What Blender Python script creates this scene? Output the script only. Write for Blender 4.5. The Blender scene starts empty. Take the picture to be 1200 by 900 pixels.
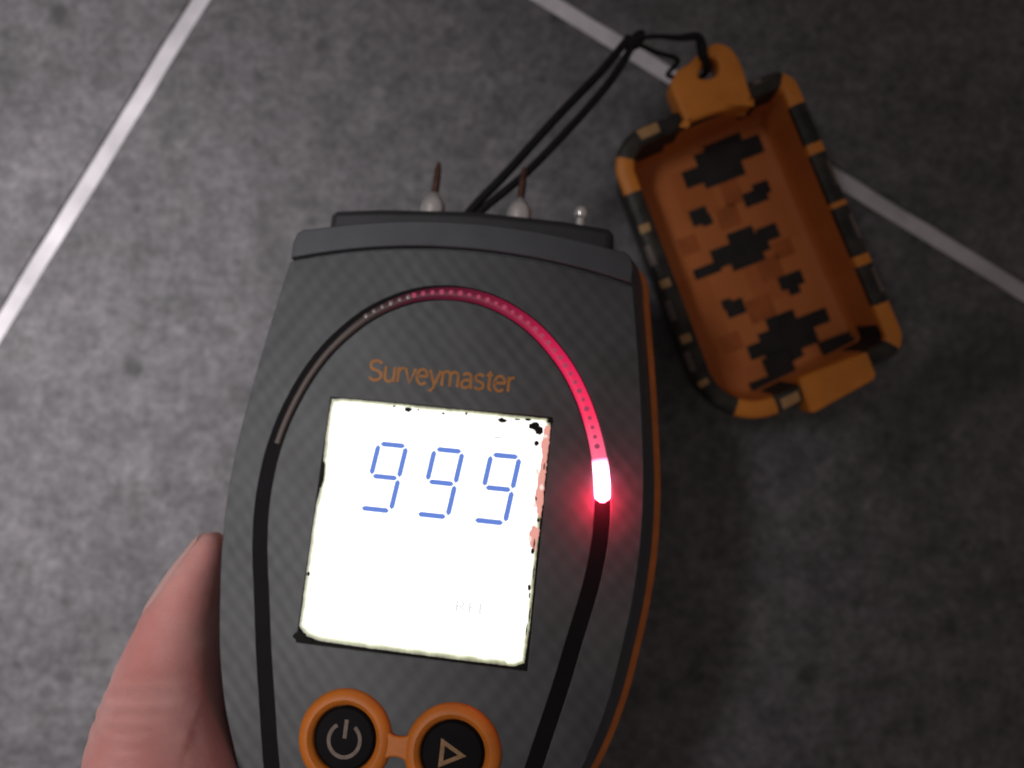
import bpy, bmesh, math, random
from mathutils import Vector, Matrix
random.seed(7)
S = bpy.context.scene
COL = S.collection
MM = 0.001

# ------------------------------------------------------------------ camera
cam_d = bpy.data.cameras.new('camera')
cam_d.sensor_width = 36.0
cam_d.lens = 33.0
cam_d.clip_start = 0.005
cam_d.clip_end = 20
cam_d.dof.use_dof = True
cam_d.dof.focus_distance = 0.1175
cam_d.dof.aperture_fstop = 18.0
cam = bpy.data.objects.new('camera', cam_d)
cam.location = (0, 0, 0.2)
COL.objects.link(cam)
S.camera = cam

# ------------------------------------------------------------------ room ambient and an added spot
W = bpy.data.worlds.new('World'); S.world = W; W.use_nodes = True
bg = W.node_tree.nodes['Background']
bg.inputs['Color'].default_value = (1.0, 0.86, 0.83, 1)
bg.inputs['Strength'].default_value = 0.122

sp_d = bpy.data.lights.new('unseen_spot', 'SPOT')
sp_d.energy = 14.2; sp_d.color = (1.0, 0.965, 0.985)
sp_d.spot_size = math.radians(35.8); sp_d.spot_blend = 1.0; sp_d.shadow_soft_size = 0.085  # unseen key light; soft cone shaped to stand in for the phone's shadow
sp_o = bpy.data.objects.new('unseen_spot', sp_d); COL.objects.link(sp_o)
sp_o.location = (-0.25, 0.07, 0.46)
sp_o.rotation_euler = (Vector((-0.130, -0.010, 0.0)) - sp_o.location).to_track_quat('-Z', 'Y').to_euler()

S.view_settings.view_transform = 'Standard'
S.view_settings.look = 'None'
S.view_settings.exposure = 0.0
S.view_settings.gamma = 1.0
S.view_settings.use_curve_mapping = False
S.render.engine = 'CYCLES'
S.cycles.use_denoising = True
S.cycles.max_bounces = 8

# ------------------------------------------------------------------ materials
def mat(name, color, rough=0.5, spec=0.5, metal=0.0, var=0.0, vscale=300.0, bump=0.0, bscale=1500.0, bdist=0.0002):
    m = bpy.data.materials.new(name); m.use_nodes = True
    nt = m.node_tree; b = nt.nodes['Principled BSDF']
    b.inputs['Base Color'].default_value = (*color, 1)
    b.inputs['Roughness'].default_value = rough
    b.inputs['Specular IOR Level'].default_value = spec
    b.inputs['Metallic'].default_value = metal
    tc = nt.nodes.new('ShaderNodeTexCoord')
    if var:
        n = nt.nodes.new('ShaderNodeTexNoise'); n.inputs['Scale'].default_value = vscale; n.inputs['Detail'].default_value = 5
        nt.links.new(tc.outputs['Object'], n.inputs['Vector'])
        r = nt.nodes.new('ShaderNodeMapRange')
        r.inputs['From Min'].default_value = 0.3; r.inputs['From Max'].default_value = 0.7
        r.inputs['To Min'].default_value = 1 - var; r.inputs['To Max'].default_value = 1 + var
        nt.links.new(n.outputs['Fac'], r.inputs['Value'])
        mx = nt.nodes.new('ShaderNodeVectorMath'); mx.operation = 'SCALE'
        mx.inputs[0].default_value = color
        nt.links.new(r.outputs['Result'], mx.inputs['Scale'])
        nt.links.new(mx.outputs['Vector'], b.inputs['Base Color'])
    if bump:
        n2 = nt.nodes.new('ShaderNodeTexNoise'); n2.inputs['Scale'].default_value = bscale; n2.inputs['Detail'].default_value = 4
        nt.links.new(tc.outputs['Object'], n2.inputs['Vector'])
        bp = nt.nodes.new('ShaderNodeBump'); bp.inputs['Strength'].default_value = bump; bp.inputs['Distance'].default_value = bdist
        nt.links.new(n2.outputs['Fac'], bp.inputs['Height'])
        nt.links.new(bp.outputs['Normal'], b.inputs['Normal'])
    return m

def emit(name, color, strength):
    m = bpy.data.materials.new(name); m.use_nodes = True
    b = m.node_tree.nodes['Principled BSDF']
    b.inputs['Base Color'].default_value = (0.02, 0.02, 0.02, 1)
    b.inputs['Roughness'].default_value = 0.5
    b.inputs['Specular IOR Level'].default_value = 0.08
    b.inputs['Emission Color'].default_value = (*color, 1)
    b.inputs['Emission Strength'].default_value = strength
    return m

def tile_material():
    m = bpy.data.materials.new('dark_cement_tile'); m.use_nodes = True
    nt = m.node_tree; L = nt.links; b = nt.nodes['Principled BSDF']
    g = nt.nodes.new('ShaderNodeNewGeometry')
    def noise(scale, detail, rough=0.55, dist=0.0):
        n = nt.nodes.new('ShaderNodeTexNoise'); n.inputs['Scale'].default_value = scale
        n.inputs['Detail'].default_value = detail; n.inputs['Roughness'].default_value = rough
        n.inputs['Distortion'].default_value = dist
        L.new(g.outputs['Position'], n.inputs['Vector']); return n
    def rng(src, a, c, lo, hi):
        r = nt.nodes.new('ShaderNodeMapRange'); r.inputs['From Min'].default_value = a; r.inputs['From Max'].default_value = c
        r.inputs['To Min'].default_value = lo; r.inputs['To Max'].default_value = hi
        L.new(src, r.inputs['Value']); return r.outputs['Result']
    def mul(a, c):
        k = nt.nodes.new('ShaderNodeMath'); k.operation = 'MULTIPLY'; L.new(a, k.inputs[0]); L.new(c, k.inputs[1]); return k.outputs[0]
    cloud = rng(noise(30, 4, 0.6, 0.4).outputs['Fac'], 0.3, 0.7, 0.88, 1.12)
    mid = rng(noise(145, 4, 0.6).outputs['Fac'], 0.28, 0.72, 0.68, 1.32)
    fine = rng(noise(480, 3, 0.6).outputs['Fac'], 0.25, 0.75, 0.64, 1.36)
    v = nt.nodes.new('ShaderNodeTexVoronoi'); v.inputs['Scale'].default_value = 170; v.inputs['Randomness'].default_value = 1
    L.new(g.outputs['Position'], v.inputs['Vector'])
    pit = rng(v.outputs['Distance'], 0.04, 0.26, 0.72, 1.0)
    v2 = nt.nodes.new('ShaderNodeTexVoronoi'); v2.inputs['Scale'].default_value = 120
    L.new(g.outputs['Position'], v2.inputs['Vector'])
    pale = rng(v2.outputs['Distance'], 0.03, 0.25, 1.3, 1.0)
    stain = rng(noise(17, 2, 0.5, 0.8).outputs['Fac'], 0.60, 0.72, 1.0, 0.62)
    v3 = nt.nodes.new('ShaderNodeTexVoronoi'); v3.inputs['Scale'].default_value = 75
    L.new(g.outputs['Position'], v3.inputs['Vector'])
    sx = nt.nodes.new('ShaderNodeSeparateColor'); L.new(v3.outputs['Color'], sx.inputs[0])
    gate = rng(sx.outputs[0], 0.66, 0.72, 0.0, 1.0)
    dk = nt.nodes.new('ShaderNodeMath'); dk.operation = 'MULTIPLY_ADD'; dk.inputs[2].default_value = 1.0
    spot = rng(v3.outputs['Distance'], 0.08, 0.22, -0.5, 0.0); L.new(spot, dk.inputs[0]); L.new(gate, dk.inputs[1])
    oi = nt.nodes.new('ShaderNodeObjectInfo')
    tilev = rng(oi.outputs['Random'], 0.0, 1.0, 0.93, 1.07)
    f = mul(mul(mul(mul(cloud, mid), mul(fine, pit)), mul(stain, pale)), mul(dk.outputs[0], tilev))
    hue = noise(60, 2)
    mx = nt.nodes.new('ShaderNodeMix'); mx.data_type = 'RGBA'
    mx.inputs['A'].default_value = (0.142, 0.132, 0.146, 1); mx.inputs['B'].default_value = (0.140, 0.138, 0.137, 1)
    L.new(hue.outputs['Fac'], mx.inputs['Factor'])
    sc = nt.nodes.new('ShaderNodeVectorMath'); sc.operation = 'SCALE'
    L.new(mx.outputs['Result'], sc.inputs[0]); L.new(f, sc.inputs['Scale'])
    L.new(sc.outputs['Vector'], b.inputs['Base Color'])
    b.inputs['Roughness'].default_value = 0.62
    b.inputs['Specular IOR Level'].default_value = 0.3
    bp = nt.nodes.new('ShaderNodeBump'); bp.inputs['Strength'].default_value = 0.5; bp.inputs['Distance'].default_value = 0.0003
    L.new(mid, bp.inputs['Height']); L.new(bp.outputs['Normal'], b.inputs['Normal'])
    return m

def weave_material():
    """dark grey moulded plastic with a fine diagonal woven relief"""
    m = bpy.data.materials.new('woven_grey_plastic'); m.use_nodes = True
    nt = m.node_tree; L = nt.links; b = nt.nodes['Principled BSDF']
    tc = nt.nodes.new('ShaderNodeTexCoord')
    sep = nt.nodes.new('ShaderNodeSeparateXYZ'); L.new(tc.outputs['Object'], sep.inputs[0])
    def M(op, a, c):
        k = nt.nodes.new('ShaderNodeMath'); k.operation = op
        for i, x in enumerate((a, c)):
            if x is None: continue
            if isinstance(x, (int, float)): k.inputs[i].default_value = x
            else: L.new(x, k.inputs[i])
        return k.outputs[0]
    wob = nt.nodes.new('ShaderNodeTexNoise'); wob.inputs['Scale'].default_value = 260; wob.inputs['Detail'].default_value = 2
    L.new(tc.outputs['Object'], wob.inputs['Vector'])
    wb = M('MULTIPLY', M('SUBTRACT', wob.outputs['Fac'], .5), 2.5)
    x, y = sep.outputs[0], sep.outputs[1]
    p = M('ADD', M('ADD', M('MULTIPLY', x, 2 * math.pi / 0.0030), M('MULTIPLY', y, 2 * math.pi / 0.0140)), wb)
    q = M('ADD', M('MULTIPLY', x, 2 * math.pi / 0.0300), M('MULTIPLY', y, 2 * math.pi / 0.0036))
    h = M('MULTIPLY', M('SINE', p, None), M('SINE', M('ADD', q, wb), None))
    pn = nt.nodes.new('ShaderNodeTexNoise'); pn.inputs['Scale'].default_value = 90; pn.inputs['Detail'].default_value = 2
    L.new(tc.outputs['Object'], pn.inputs['Vector'])
    h = M('MULTIPLY', h, M('MULTIPLY', pn.outputs['Fac'], 2.0))
    n = nt.nodes.new('ShaderNodeTexNoise'); n.inputs['Scale'].default_value = 110; n.inputs['Detail'].default_value = 4
    L.new(tc.outputs['Object'], n.inputs['Vector'])
    k = M('ADD', M('ADD', M('MULTIPLY', h, 0.12), 0.54), M('MULTIPLY', n.outputs['Fac'], 0.92))
    sc = nt.nodes.new('ShaderNodeVectorMath'); sc.operation = 'SCALE'
    sc.inputs[0].default_value = (0.066, 0.069, 0.071)
    L.new(k, sc.inputs['Scale']); L.new(sc.outputs['Vector'], b.inputs['Base Color'])
    b.inputs['Roughness'].default_value = 0.5; b.inputs['Specular IOR Level'].default_value = 0.4
    bp = nt.nodes.new('ShaderNodeBump'); bp.inputs['Strength'].default_value = 0.17; bp.inputs['Distance'].default_value = 0.00012
    L.new(h, bp.inputs['Height']); L.new(bp.outputs['Normal'], b.inputs['Normal'])
    return m

def guide_material():
    """clear light pipe; red light from the lamp at its right end fades along it"""
    m = bpy.data.materials.new('light_pipe'); m.use_nodes = True
    nt = m.node_tree; L = nt.links; b = nt.nodes['Principled BSDF']
    b.inputs['Base Color'].default_value = (0.11, 0.09, 0.08, 1)
    b.inputs['Roughness'].default_value = 0.45
    b.inputs['Specular IOR Level'].default_value = 0.25
    at = nt.nodes.new('ShaderNodeAttribute'); at.attribute_name = 'along'
    bc = nt.nodes.new('ShaderNodeMix'); bc.data_type = 'RGBA'
    bc.inputs['A'].default_value = (0.12, 0.098, 0.086, 1); bc.inputs['B'].default_value = (0.035, 0.014, 0.016, 1)
    bm_ = nt.nodes.new('ShaderNodeMapRange'); bm_.inputs['From Min'].default_value = 0.24; bm_.inputs['From Max'].default_value = 0.40
    L.new(at.outputs['Fac'], bm_.inputs['Value']); L.new(bm_.outputs['Result'], bc.inputs['Factor']); L.new(bc.outputs['Result'], b.inputs['Base Color'])
    r = nt.nodes.new('ShaderNodeValToRGB'); e = r.color_ramp.elements
    stops = [(0.31, (0, 0, 0)), (0.40, (.045, .002, .011)), (0.52, (.11, .003, .020)), (0.63, (.27, .005, .038)),
             (0.74, (.68, .012, .080)), (0.84, (1.0, .035, .12)), (0.955, (1.0, .22, .38)), (1.0, (1.0, .03, .06))]
    e[0].position = stops[0][0]; e[0].color = (*stops[0][1], 1)
    e[1].position = stops[-1][0]; e[1].color = (*stops[-1][1], 1)
    for p, c in stops[1:-1]:
        k = e.new(p); k.color = (*c, 1)
    L.new(at.outputs['Fac'], r.inputs['Fac'])
    s = nt.nodes.new('ShaderNodeMapRange'); s.inputs['From Min'].default_value = 0.92; s.inputs['From Max'].default_value = 0.985
    s.inputs['To Min'].default_value = 1.0; s.inputs['To Max'].default_value = 55.0
    L.new(at.outputs['Fac'], s.inputs['Value'])
    L.new(r.outputs['Color'], b.inputs['Emission Color']); L.new(s.outputs['Result'], b.inputs['Emission Strength'])
    return m

def screen_material():
    """white back-light, dimmer and yellow-green towards its lower and left edge where the diffuser ends"""
    m = bpy.data.materials.new('backlit_screen'); m.use_nodes = True
    nt = m.node_tree; L = nt.links; b = nt.nodes['Principled BSDF']
    b.inputs['Base Color'].default_value = (0.2, 0.2, 0.18, 1); b.inputs['Roughness'].default_value = 0.4
    at = nt.nodes.new('ShaderNodeAttribute'); at.attribute_name = 'edge'
    tc = nt.nodes.new('ShaderNodeTexCoord')
    n = nt.nodes.new('ShaderNodeTexNoise'); n.inputs['Scale'].default_value = 420; n.inputs['Detail'].default_value = 3
    L.new(tc.outputs['Object'], n.inputs['Vector'])
    ad = nt.nodes.new('ShaderNodeMath'); ad.operation = 'MULTIPLY_ADD'; ad.inputs[1].default_value = 0.5
    L.new(n.outputs['Fac'], ad.inputs[0]); L.new(at.outputs['Fac'], ad.inputs[2])
    r = nt.nodes.new('ShaderNodeValToRGB'); e = r.color_ramp.elements
    e[0].position = 0.22; e[0].color = (.05, .045, .02, 1)
    e[1].position = 0.92; e[1].color = (1, 1, .99, 1)
    k = e.new(0.50); k.color = (.26, .27, .16, 1)
    k = e.new(0.72); k.color = (.62, .64, .50, 1)
    L.new(ad.outputs[0], r.inputs['Fac'])
    L.new(r.outputs['Color'], b.inputs['Emission Color']); b.inputs['Emission Strength'].default_value = 1.6
    return m

def liner_material():
    """orange moulding printed with faint square blocks of a lighter and darker orange"""
    m = bpy.data.materials.new('orange_moulding'); m.use_nodes = True
    nt = m.node_tree; L = nt.links; b = nt.nodes['Principled BSDF']
    tc = nt.nodes.new('ShaderNodeTexCoord')
    sn = nt.nodes.new('ShaderNodeVectorMath'); sn.operation = 'SNAP'; sn.inputs[1].default_value = (0.0072, 0.0105, 1.0)
    L.new(tc.outputs['Object'], sn.inputs[0])
    wn = nt.nodes.new('ShaderNodeTexWhiteNoise'); L.new(sn.outputs['Vector'], wn.inputs['Vector'])
    n = nt.nodes.new('ShaderNodeTexNoise'); n.inputs['Scale'].default_value = 160; n.inputs['Detail'].default_value = 4
    L.new(tc.outputs['Object'], n.inputs['Vector'])
    ad = nt.nodes.new('ShaderNodeMath'); ad.operation = 'ADD'
    L.new(wn.outputs['Value'], ad.inputs[0]); L.new(n.outputs['Fac'], ad.inputs[1])
    r = nt.nodes.new('ShaderNodeMapRange'); r.inputs['From Max'].default_value = 2.0
    L.new(ad.outputs[0], r.inputs['Value'])
    mx = nt.nodes.new('ShaderNodeMix'); mx.data_type = 'RGBA'
    mx.inputs['A'].default_value = (0.44, 0.115, 0.022, 1); mx.inputs['B'].default_value = (0.62, 0.205, 0.055, 1)
    L.new(r.outputs['Result'], mx.inputs['Factor']); L.new(mx.outputs['Result'], b.inputs['Base Color'])
    b.inputs['Roughness'].default_value = 0.6; b.inputs['Specular IOR Level'].default_value = 0.3
    return m

def skin_material():
    m = bpy.data.materials.new('skin'); m.use_nodes = True
    nt = m.node_tree; L = nt.links; b = nt.nodes['Principled BSDF']
    tc = nt.nodes.new('ShaderNodeTexCoord')
    n = nt.nodes.new('ShaderNodeTexNoise'); n.inputs['Scale'].default_value = 75; n.inputs['Detail'].default_value = 5
    L.new(tc.outputs['Object'], n.inputs['Vector'])
    mx = nt.nodes.new('ShaderNodeMix'); mx.data_type = 'RGBA'
    mx.inputs['A'].default_value = (0.64, 0.345, 0.315, 1); mx.inputs['B'].default_value = (0.56, 0.235, 0.21, 1)
    r = nt.nodes.new('ShaderNodeMapRange'); r.inputs['From Min'].default_value = .35; r.inputs['From Max'].default_value = .65
    L.new(n.outputs['Fac'], r.inputs['Value']); L.new(r.outputs['Result'], mx.inputs['Factor'])
    L.new(mx.outputs['Result'], b.inputs['Base Color'])
    b.inputs['Roughness'].default_value = 0.5; b.inputs['Specular IOR Level'].default_value = 0.35
    b.inputs['Subsurface Weight'].default_value = 0.5
    b.inputs['Subsurface Radius'].default_value = (1.0, 0.35, 0.2); b.inputs['Subsurface Scale'].default_value = 0.004
    # fine skin lines across the thumb plus pores
    mp = nt.nodes.new('ShaderNodeMapping'); mp.inputs['Scale'].default_value = (420, 620, 420); mp.inputs['Rotation'].default_value = (0, 0, .15)
    L.new(tc.outputs['Object'], mp.inputs['Vector'])
    n2 = nt.nodes.new('ShaderNodeTexNoise'); n2.inputs['Scale'].default_value = 1; n2.inputs['Detail'].default_value = 4
    L.new(mp.outputs['Vector'], n2.inputs['Vector'])
    bp = nt.nodes.new('ShaderNodeBump'); bp.inputs['Strength'].default_value = 0.4; bp.inputs['Distance'].default_value = 0.00035
    L.new(n2.outputs['Fac'], bp.inputs['Height']); L.new(bp.outputs['Normal'], b.inputs['Normal'])
    return m

M_TILE = tile_material()
M_GROUT = mat('pale_grout', (0.70, 0.67, 0.70), .9, .2, var=.2, vscale=110, bump=.6, bscale=1500)
M_WEAVE = weave_material()
M_GREY = mat('smooth_grey_plastic', (0.066, 0.069, 0.075), .5, .4, var=.12, vscale=200, bump=.2, bscale=3000, bdist=.0001)
M_DARK = mat('dark_plastic', (0.022, 0.022, 0.024), .55, .4, var=.2)
M_BLACK = mat('black_rubber', (0.006, 0.005, 0.006), .7, .12, var=.2)
M_ORANGE = mat('orange_plastic', (0.62, 0.175, 0.018), .5, .4, var=.12, vscale=260, bump=.15, bscale=2200)
M_ORANGE_TAB = mat('bright_orange_plastic', (0.66, 0.215, 0.022), .5, .4, var=.10, vscale=200, bump=.15, bscale=2200)
M_GASKET = mat('orange_gasket', (0.74, 0.20, 0.035), .55, .4, var=.15)
M_PRINT = mat('orange_print', (0.42, 0.175, 0.040), .6, .3, var=.15, vscale=900)
M_ICON = mat('faded_icon_print', (0.20, 0.15, 0.12), .6, .3, var=.25, vscale=900)
M_ICON2 = mat('tan_icon_print', (0.30, 0.17, 0.08), .6, .3, var=.25, vscale=900)
M_STEEL = mat('bright_steel', (0.90, 0.87, 0.84), .30, .8, metal=.8)
M_BRASS = mat('tarnished_brass', (0.11, 0.055, 0.04), .4, .5, metal=.6, var=.4, vscale=700)
M_CORD = mat('black_cord', (0.012, 0.011, 0.012), .8, .2, var=.3, vscale=900, bump=.8, bscale=2500)
M_CAMO = mat('dark_camouflage_print', (0.022, 0.020, 0.018), .65, .25, var=.25, vscale=250)
M_CAMO_RIM = mat('dark_camouflage_rim', (0.026, 0.023, 0.018), .5, .35, var=.7, vscale=300)
M_FLECK = mat('tan_camouflage_fleck', (0.42, 0.24, 0.10), .55, .35, var=.2)
M_FLECK_GREY = mat('grey_camouflage_fleck', (0.15, 0.115, 0.10), .55, .35, var=.2)
M_BURNT = mat('burnt_orange_print', (0.40, 0.105, 0.022), .6, .3, var=.15)
M_LINER = liner_material()
M_GUIDE = guide_material()
M_SCREEN = screen_material()
M_DIGIT = emit('blue_segment', (0.125, 0.23, 0.68), 1.0)
M_GHOST = emit('faint_segment', (0.74, 0.74, 0.76), 1.0)
M_GRIME = mat('screen_grime', (0.006, 0.005, 0.004), .7, .2)
M_PINK = emit('painted_pink_reflection', (0.82, 0.36, 0.30), 1.0)  # glowing pink that paints the red light's reflection on the screen edge
M_BROWN = emit('brown_screen_edge', (0.07, 0.045, 0.012), 1.0)
M_DOT = emit('guide_dot', (0.40, 0.055, 0.11), 0.85)
M_DOT2 = mat('guide_dot_unlit', (0.22, 0.17, 0.16), .3, .5)
M_SKIN = skin_material()
M_NAIL = mat('fingernail', (0.62, 0.36, 0.31), .32, .5, var=.06)

# ------------------------------------------------------------------ helpers (all lengths in mm)
def link(name, me, mats, parent=None, loc=None, smooth=35):
    me.name = name
    for m in (mats if isinstance(mats, (list, tuple)) else [mats]):
        me.materials.append(m)
    o = bpy.data.objects.new(name, me); COL.objects.link(o)
    if parent: o.parent = parent
    if loc: o.location = loc
    if smooth:
        for p in me.polygons: p.use_smooth = True
        me.set_sharp_from_angle(angle=math.radians(smooth))
    return o

def pymesh(verts, faces, mi=None):
    me = bpy.data.meshes.new('m')
    me.from_pydata([tuple(c * MM for c in v) for v in verts], [], faces)
    if mi:
        for p, k in zip(me.polygons, mi): p.material_index = k
    me.validate(); me.update()
    return me

def flat(loops, z0, z1, bevel=0.0, res=2):
    """a plate between heights z0 and z1; loops nested inside others are holes"""
    c = bpy.data.curves.new('c', 'CURVE'); c.dimensions = '2D'; c.fill_mode = 'BOTH'
    for lp in loops:
        s = c.splines.new('POLY'); s.points.add(len(lp) - 1)
        for p, q in zip(s.points, lp): p.co = (q[0], q[1], 0, 1)
        s.use_cyclic_u = True
    th = z1 - z0
    bevel = min(bevel, th * .49)
    c.bevel_depth = bevel; c.bevel_resolution = res; c.offset = -bevel
    c.extrude = max(1e-5, th / 2 - bevel)
    o = bpy.data.objects.new('tmp', c); COL.objects.link(o)
    dg = bpy.context.evaluated_depsgraph_get(); dg.update()
    me = bpy.data.meshes.new_from_object(o.evaluated_get(dg))
    bpy.data.objects.remove(o); bpy.data.curves.remove(c)
    me.materials.clear()
    me.transform(Matrix.Translation((0, 0, (z0 + z1) / 2)))
    me.transform(Matrix.Scale(MM, 4))
    return me

def join(meshes):
    bm = bmesh.new()
    for m in meshes: bm.from_mesh(m); bpy.data.meshes.remove(m)
    me = bpy.data.meshes.new('m'); bm.to_mesh(me); bm.free()
    return me

def catmull(pts, n=8, closed=False):
    P = [Vector(p) for p in pts]; out = []
    k = len(P)
    segs = k if closed else k - 1
    for i in range(segs):
        if closed: a, b, c, d = P[(i - 1) % k], P[i], P[(i + 1) % k], P[(i + 2) % k]
        else: a, b, c, d = P[max(i - 1, 0)], P[i], P[i + 1], P[min(i + 2, k - 1)]
        for j in range(n):
            t = j / n
            out.append(.5 * (2 * b + (c - a) * t + (2 * a - 5 * b + 4 * c - d) * t * t + (3 * b - a - 3 * c + d) * t ** 3))
    if not closed: out.append(P[-1])
    return out

def offset_loop(L, d):
    """move a counter-clockwise closed loop inwards by d"""
    n = len(L); out = []
    for i in range(n):
        a, b = Vector(L[i - 1][:2]), Vector(L[(i + 1) % n][:2])
        t = (b - a).normalized()
        out.append((L[i][0] - t.y * d, L[i][1] + t.x * d))
    return out

def ribbon(path, w):
    """closed outline of a constant-width stripe along an open path"""
    l, r = [], []
    for i, p in enumerate(path):
        a = path[max(i - 1, 0)]; b = path[min(i + 1, len(path) - 1)]
        t = (Vector(b[:2]) - Vector(a[:2])).normalized(); nrm = Vector((-t.y, t.x))
        l.append(tuple(Vector(p[:2]) + nrm * w / 2)); r.append(tuple(Vector(p[:2]) - nrm * w / 2))
    return l + r[::-1]

def circle(cx, cy, r, n=48):
    return [(cx + r * math.cos(2 * math.pi * i / n), cy + r * math.sin(2 * math.pi * i / n)) for i in range(n)]

def loft(rings, cap0=True, cap1=True, mi_of=None):
    n = len(rings[0]); V = [v for r in rings for v in r]; Fc = []; mi = []
    for k in range(len(rings) - 1):
        for i in range(n):
            j = (i + 1) % n
            Fc.append((k * n + i, k * n + j, (k + 1) * n + j, (k + 1) * n + i)); mi.append(mi_of(k, i) if mi_of else 0)
    if cap0: Fc.append(tuple(range(n))[::-1]); mi.append(0)
    if cap1: Fc.append(tuple(range((len(rings) - 1) * n, len(rings) * n))); mi.append(0)
    return pymesh(V, Fc, mi)

def lathe(profile, cx=0, cy=0, n=40, axis='z', base=(0, 0, 0)):
    """profile of (radius, height); closed at both ends when the radius is 0"""
    rings = []
    for r, h in profile:
        ring = []
        for i in range(n):
            a = 2 * math.pi * i / n
            if axis == 'z': ring.append((cx + r * math.cos(a), cy + r * math.sin(a), h))
            else: ring.append((base[0] + r * math.cos(a), base[1] + h, base[2] - r * math.sin(a)))
        rings.append(ring)
    return loft(rings)

def tube(path, rad, n=10, attr=None):
    P = [Vector(p) for p in path]; rings = []
    up = Vector((0, 0, 1))
    for i, p in enumerate(P):
        t = (P[min(i + 1, len(P) - 1)] - P[max(i - 1, 0)]).normalized()
        u = t.cross(up); u = u.normalized() if u.length > 1e-4 else Vector((1, 0, 0)); w = u.cross(t)
        r = rad(i / (len(P) - 1)) if callable(rad) else rad
        rings.append([tuple(p + u * r * math.cos(2 * math.pi * k / n) + w * r * math.sin(2 * math.pi * k / n)) for k in range(n)])
    return loft(rings)

def tag(o, label, cat, group=None):
    o['label'] = label; o['category'] = cat
    if group: o['group'] = group
    return o

# ------------------------------------------------------------------ floor: big dark tiles with pale grout
ang = math.radians(-31.5)
e1 = Vector((math.cos(ang), math.sin(ang))); e2 = Vector((math.sin(ang), -math.cos(ang)))
# grout lines cross here (mm)
pa, pb = Vector((-87.3, 48.2)), Vector((58.2, 50.9))
corner = pb + e1 * ((pa - pb).dot(e1))
TS, GW = 600.0, 3.5
floor = bpy.data.objects.new('floor', None); COL.objects.link(floor); floor['kind'] = 'structure'
floor['label'] = 'floor of large dark grey cement tiles with pale grout joints'
def tile_loop(sx, sy):
    x0, x1 = sorted((sx * GW / 2, sx * (GW / 2 + TS))); y0, y1 = sorted((sy * GW / 2, sy * (GW / 2 + TS)))
    L = []
    def edge(a, b):
        n = 100
        for i in range(n):
            t = i / n
            L.append((a[0] + (b[0] - a[0]) * t + random.uniform(-.13, .13), a[1] + (b[1] - a[1]) * t + random.uniform(-.13, .13)))
    edge((x0, y0), (x1, y0)); edge((x1, y0), (x1, y1)); edge((x1, y1), (x0, y1)); edge((x0, y1), (x0, y0))
    out = []
    for x, y in L:
        p = corner + e1 * x - e2 * y
        out.append((p.x, p.y))
    return out
for sx in (1, -1):
    for sy in (1, -1):
        link('floor_tile', flat([tile_loop(sx, sy)], -8, 0, .45), M_TILE, floor, smooth=30)
gl = [tuple(corner + e1 * a * 640 + e2 * b * 640) for a, b in ((-1, -1), (-1, 1), (1, 1), (1, -1))]
link('grout', flat([gl[::-1]], -7, -0.6), M_GROUT, floor, smooth=0)

# ------------------------------------------------------------------ moisture meter
# pose: local x to the right, y to the head, z out of the face; face plane lies THK above the origin
THK = 34.0
AX = Vector((0.98861, -0.08681, 0.12292)); AY = Vector((0.10690, 0.98004, -0.16764)); AN = Vector((-0.10592, 0.17887, 0.97815))
T0 = Vector((-12.551, -20.824, 64.936))
def world(x, y, n):
    return T0 + AX * x + AY * y + AN * n
meter = bpy.data.objects.new('moisture_meter', None); COL.objects.link(meter)
org = world(0, 0, -THK) * MM
meter.matrix_world = Matrix(((AX.x, AY.x, AN.x, org.x), (AX.y, AY.y, AN.y, org.y), (AX.z, AY.z, AN.z, org.z), (0, 0, 0, 1)))
tag(meter, 'dark grey handheld meter with white lit screen reading 999 and red glowing arc', 'moisture meter')
Z = THK   # face height in the meter's own frame

half = [(0, -107.5), (6, -107), (12, -104), (16.5, -97), (18.3, -86), (18.2, -72), (18.4, -57), (20.2, -44), (23.0, -36), (26.2, -28.5),
        (28.4, -21), (29.8, -13), (30.7, -6), (31.1, 2), (30.8, 10), (29.9, 18), (28.8, 26), (27.7, 33), (26.7, 39.2), (26.3, 42.0), (25.4, 43.5)]
top = [(22.5, 44.3), (17, 45.2), (10, 45.9), (0, 46.3)]
side = half + top
right = catmull(side, 6)
OUT = [(p.x, p.y) for p in right] + [(-p.x, p.y) for p in right[1:-1]][::-1]       # counter-clockwise

def shell_rings(spec):
    return [[(x, y, z) for x, y in offset_loop(OUT, d)] for d, z in spec]
link('front_shell', loft(shell_rings([(-1.6, Z - 14.2), (-1.75, Z - 13), (-1.2, Z - 7), (-.4, Z - 2.6), (.25, Z - 1.3), (.9, Z - .82)])), M_GREY, meter)
link('gasket', loft(shell_rings([(-1.4, Z - 16.3), (-2.4, Z - 16.2), (-2.8, Z - 15.5), (-2.5, Z - 14.6), (-1.4, Z - 14.0)])), M_GASKET, meter)
link('back_shell', loft(shell_rings([(5, 0), (3, .4), (1.2, 2), (-.2, 6), (-1.6, 11), (-1.8, Z - 16.8), (-1.5, Z - 16.1)])), M_GREY, meter)

def lip_y(x): return 42.2 - .0046 * x * x
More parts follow.
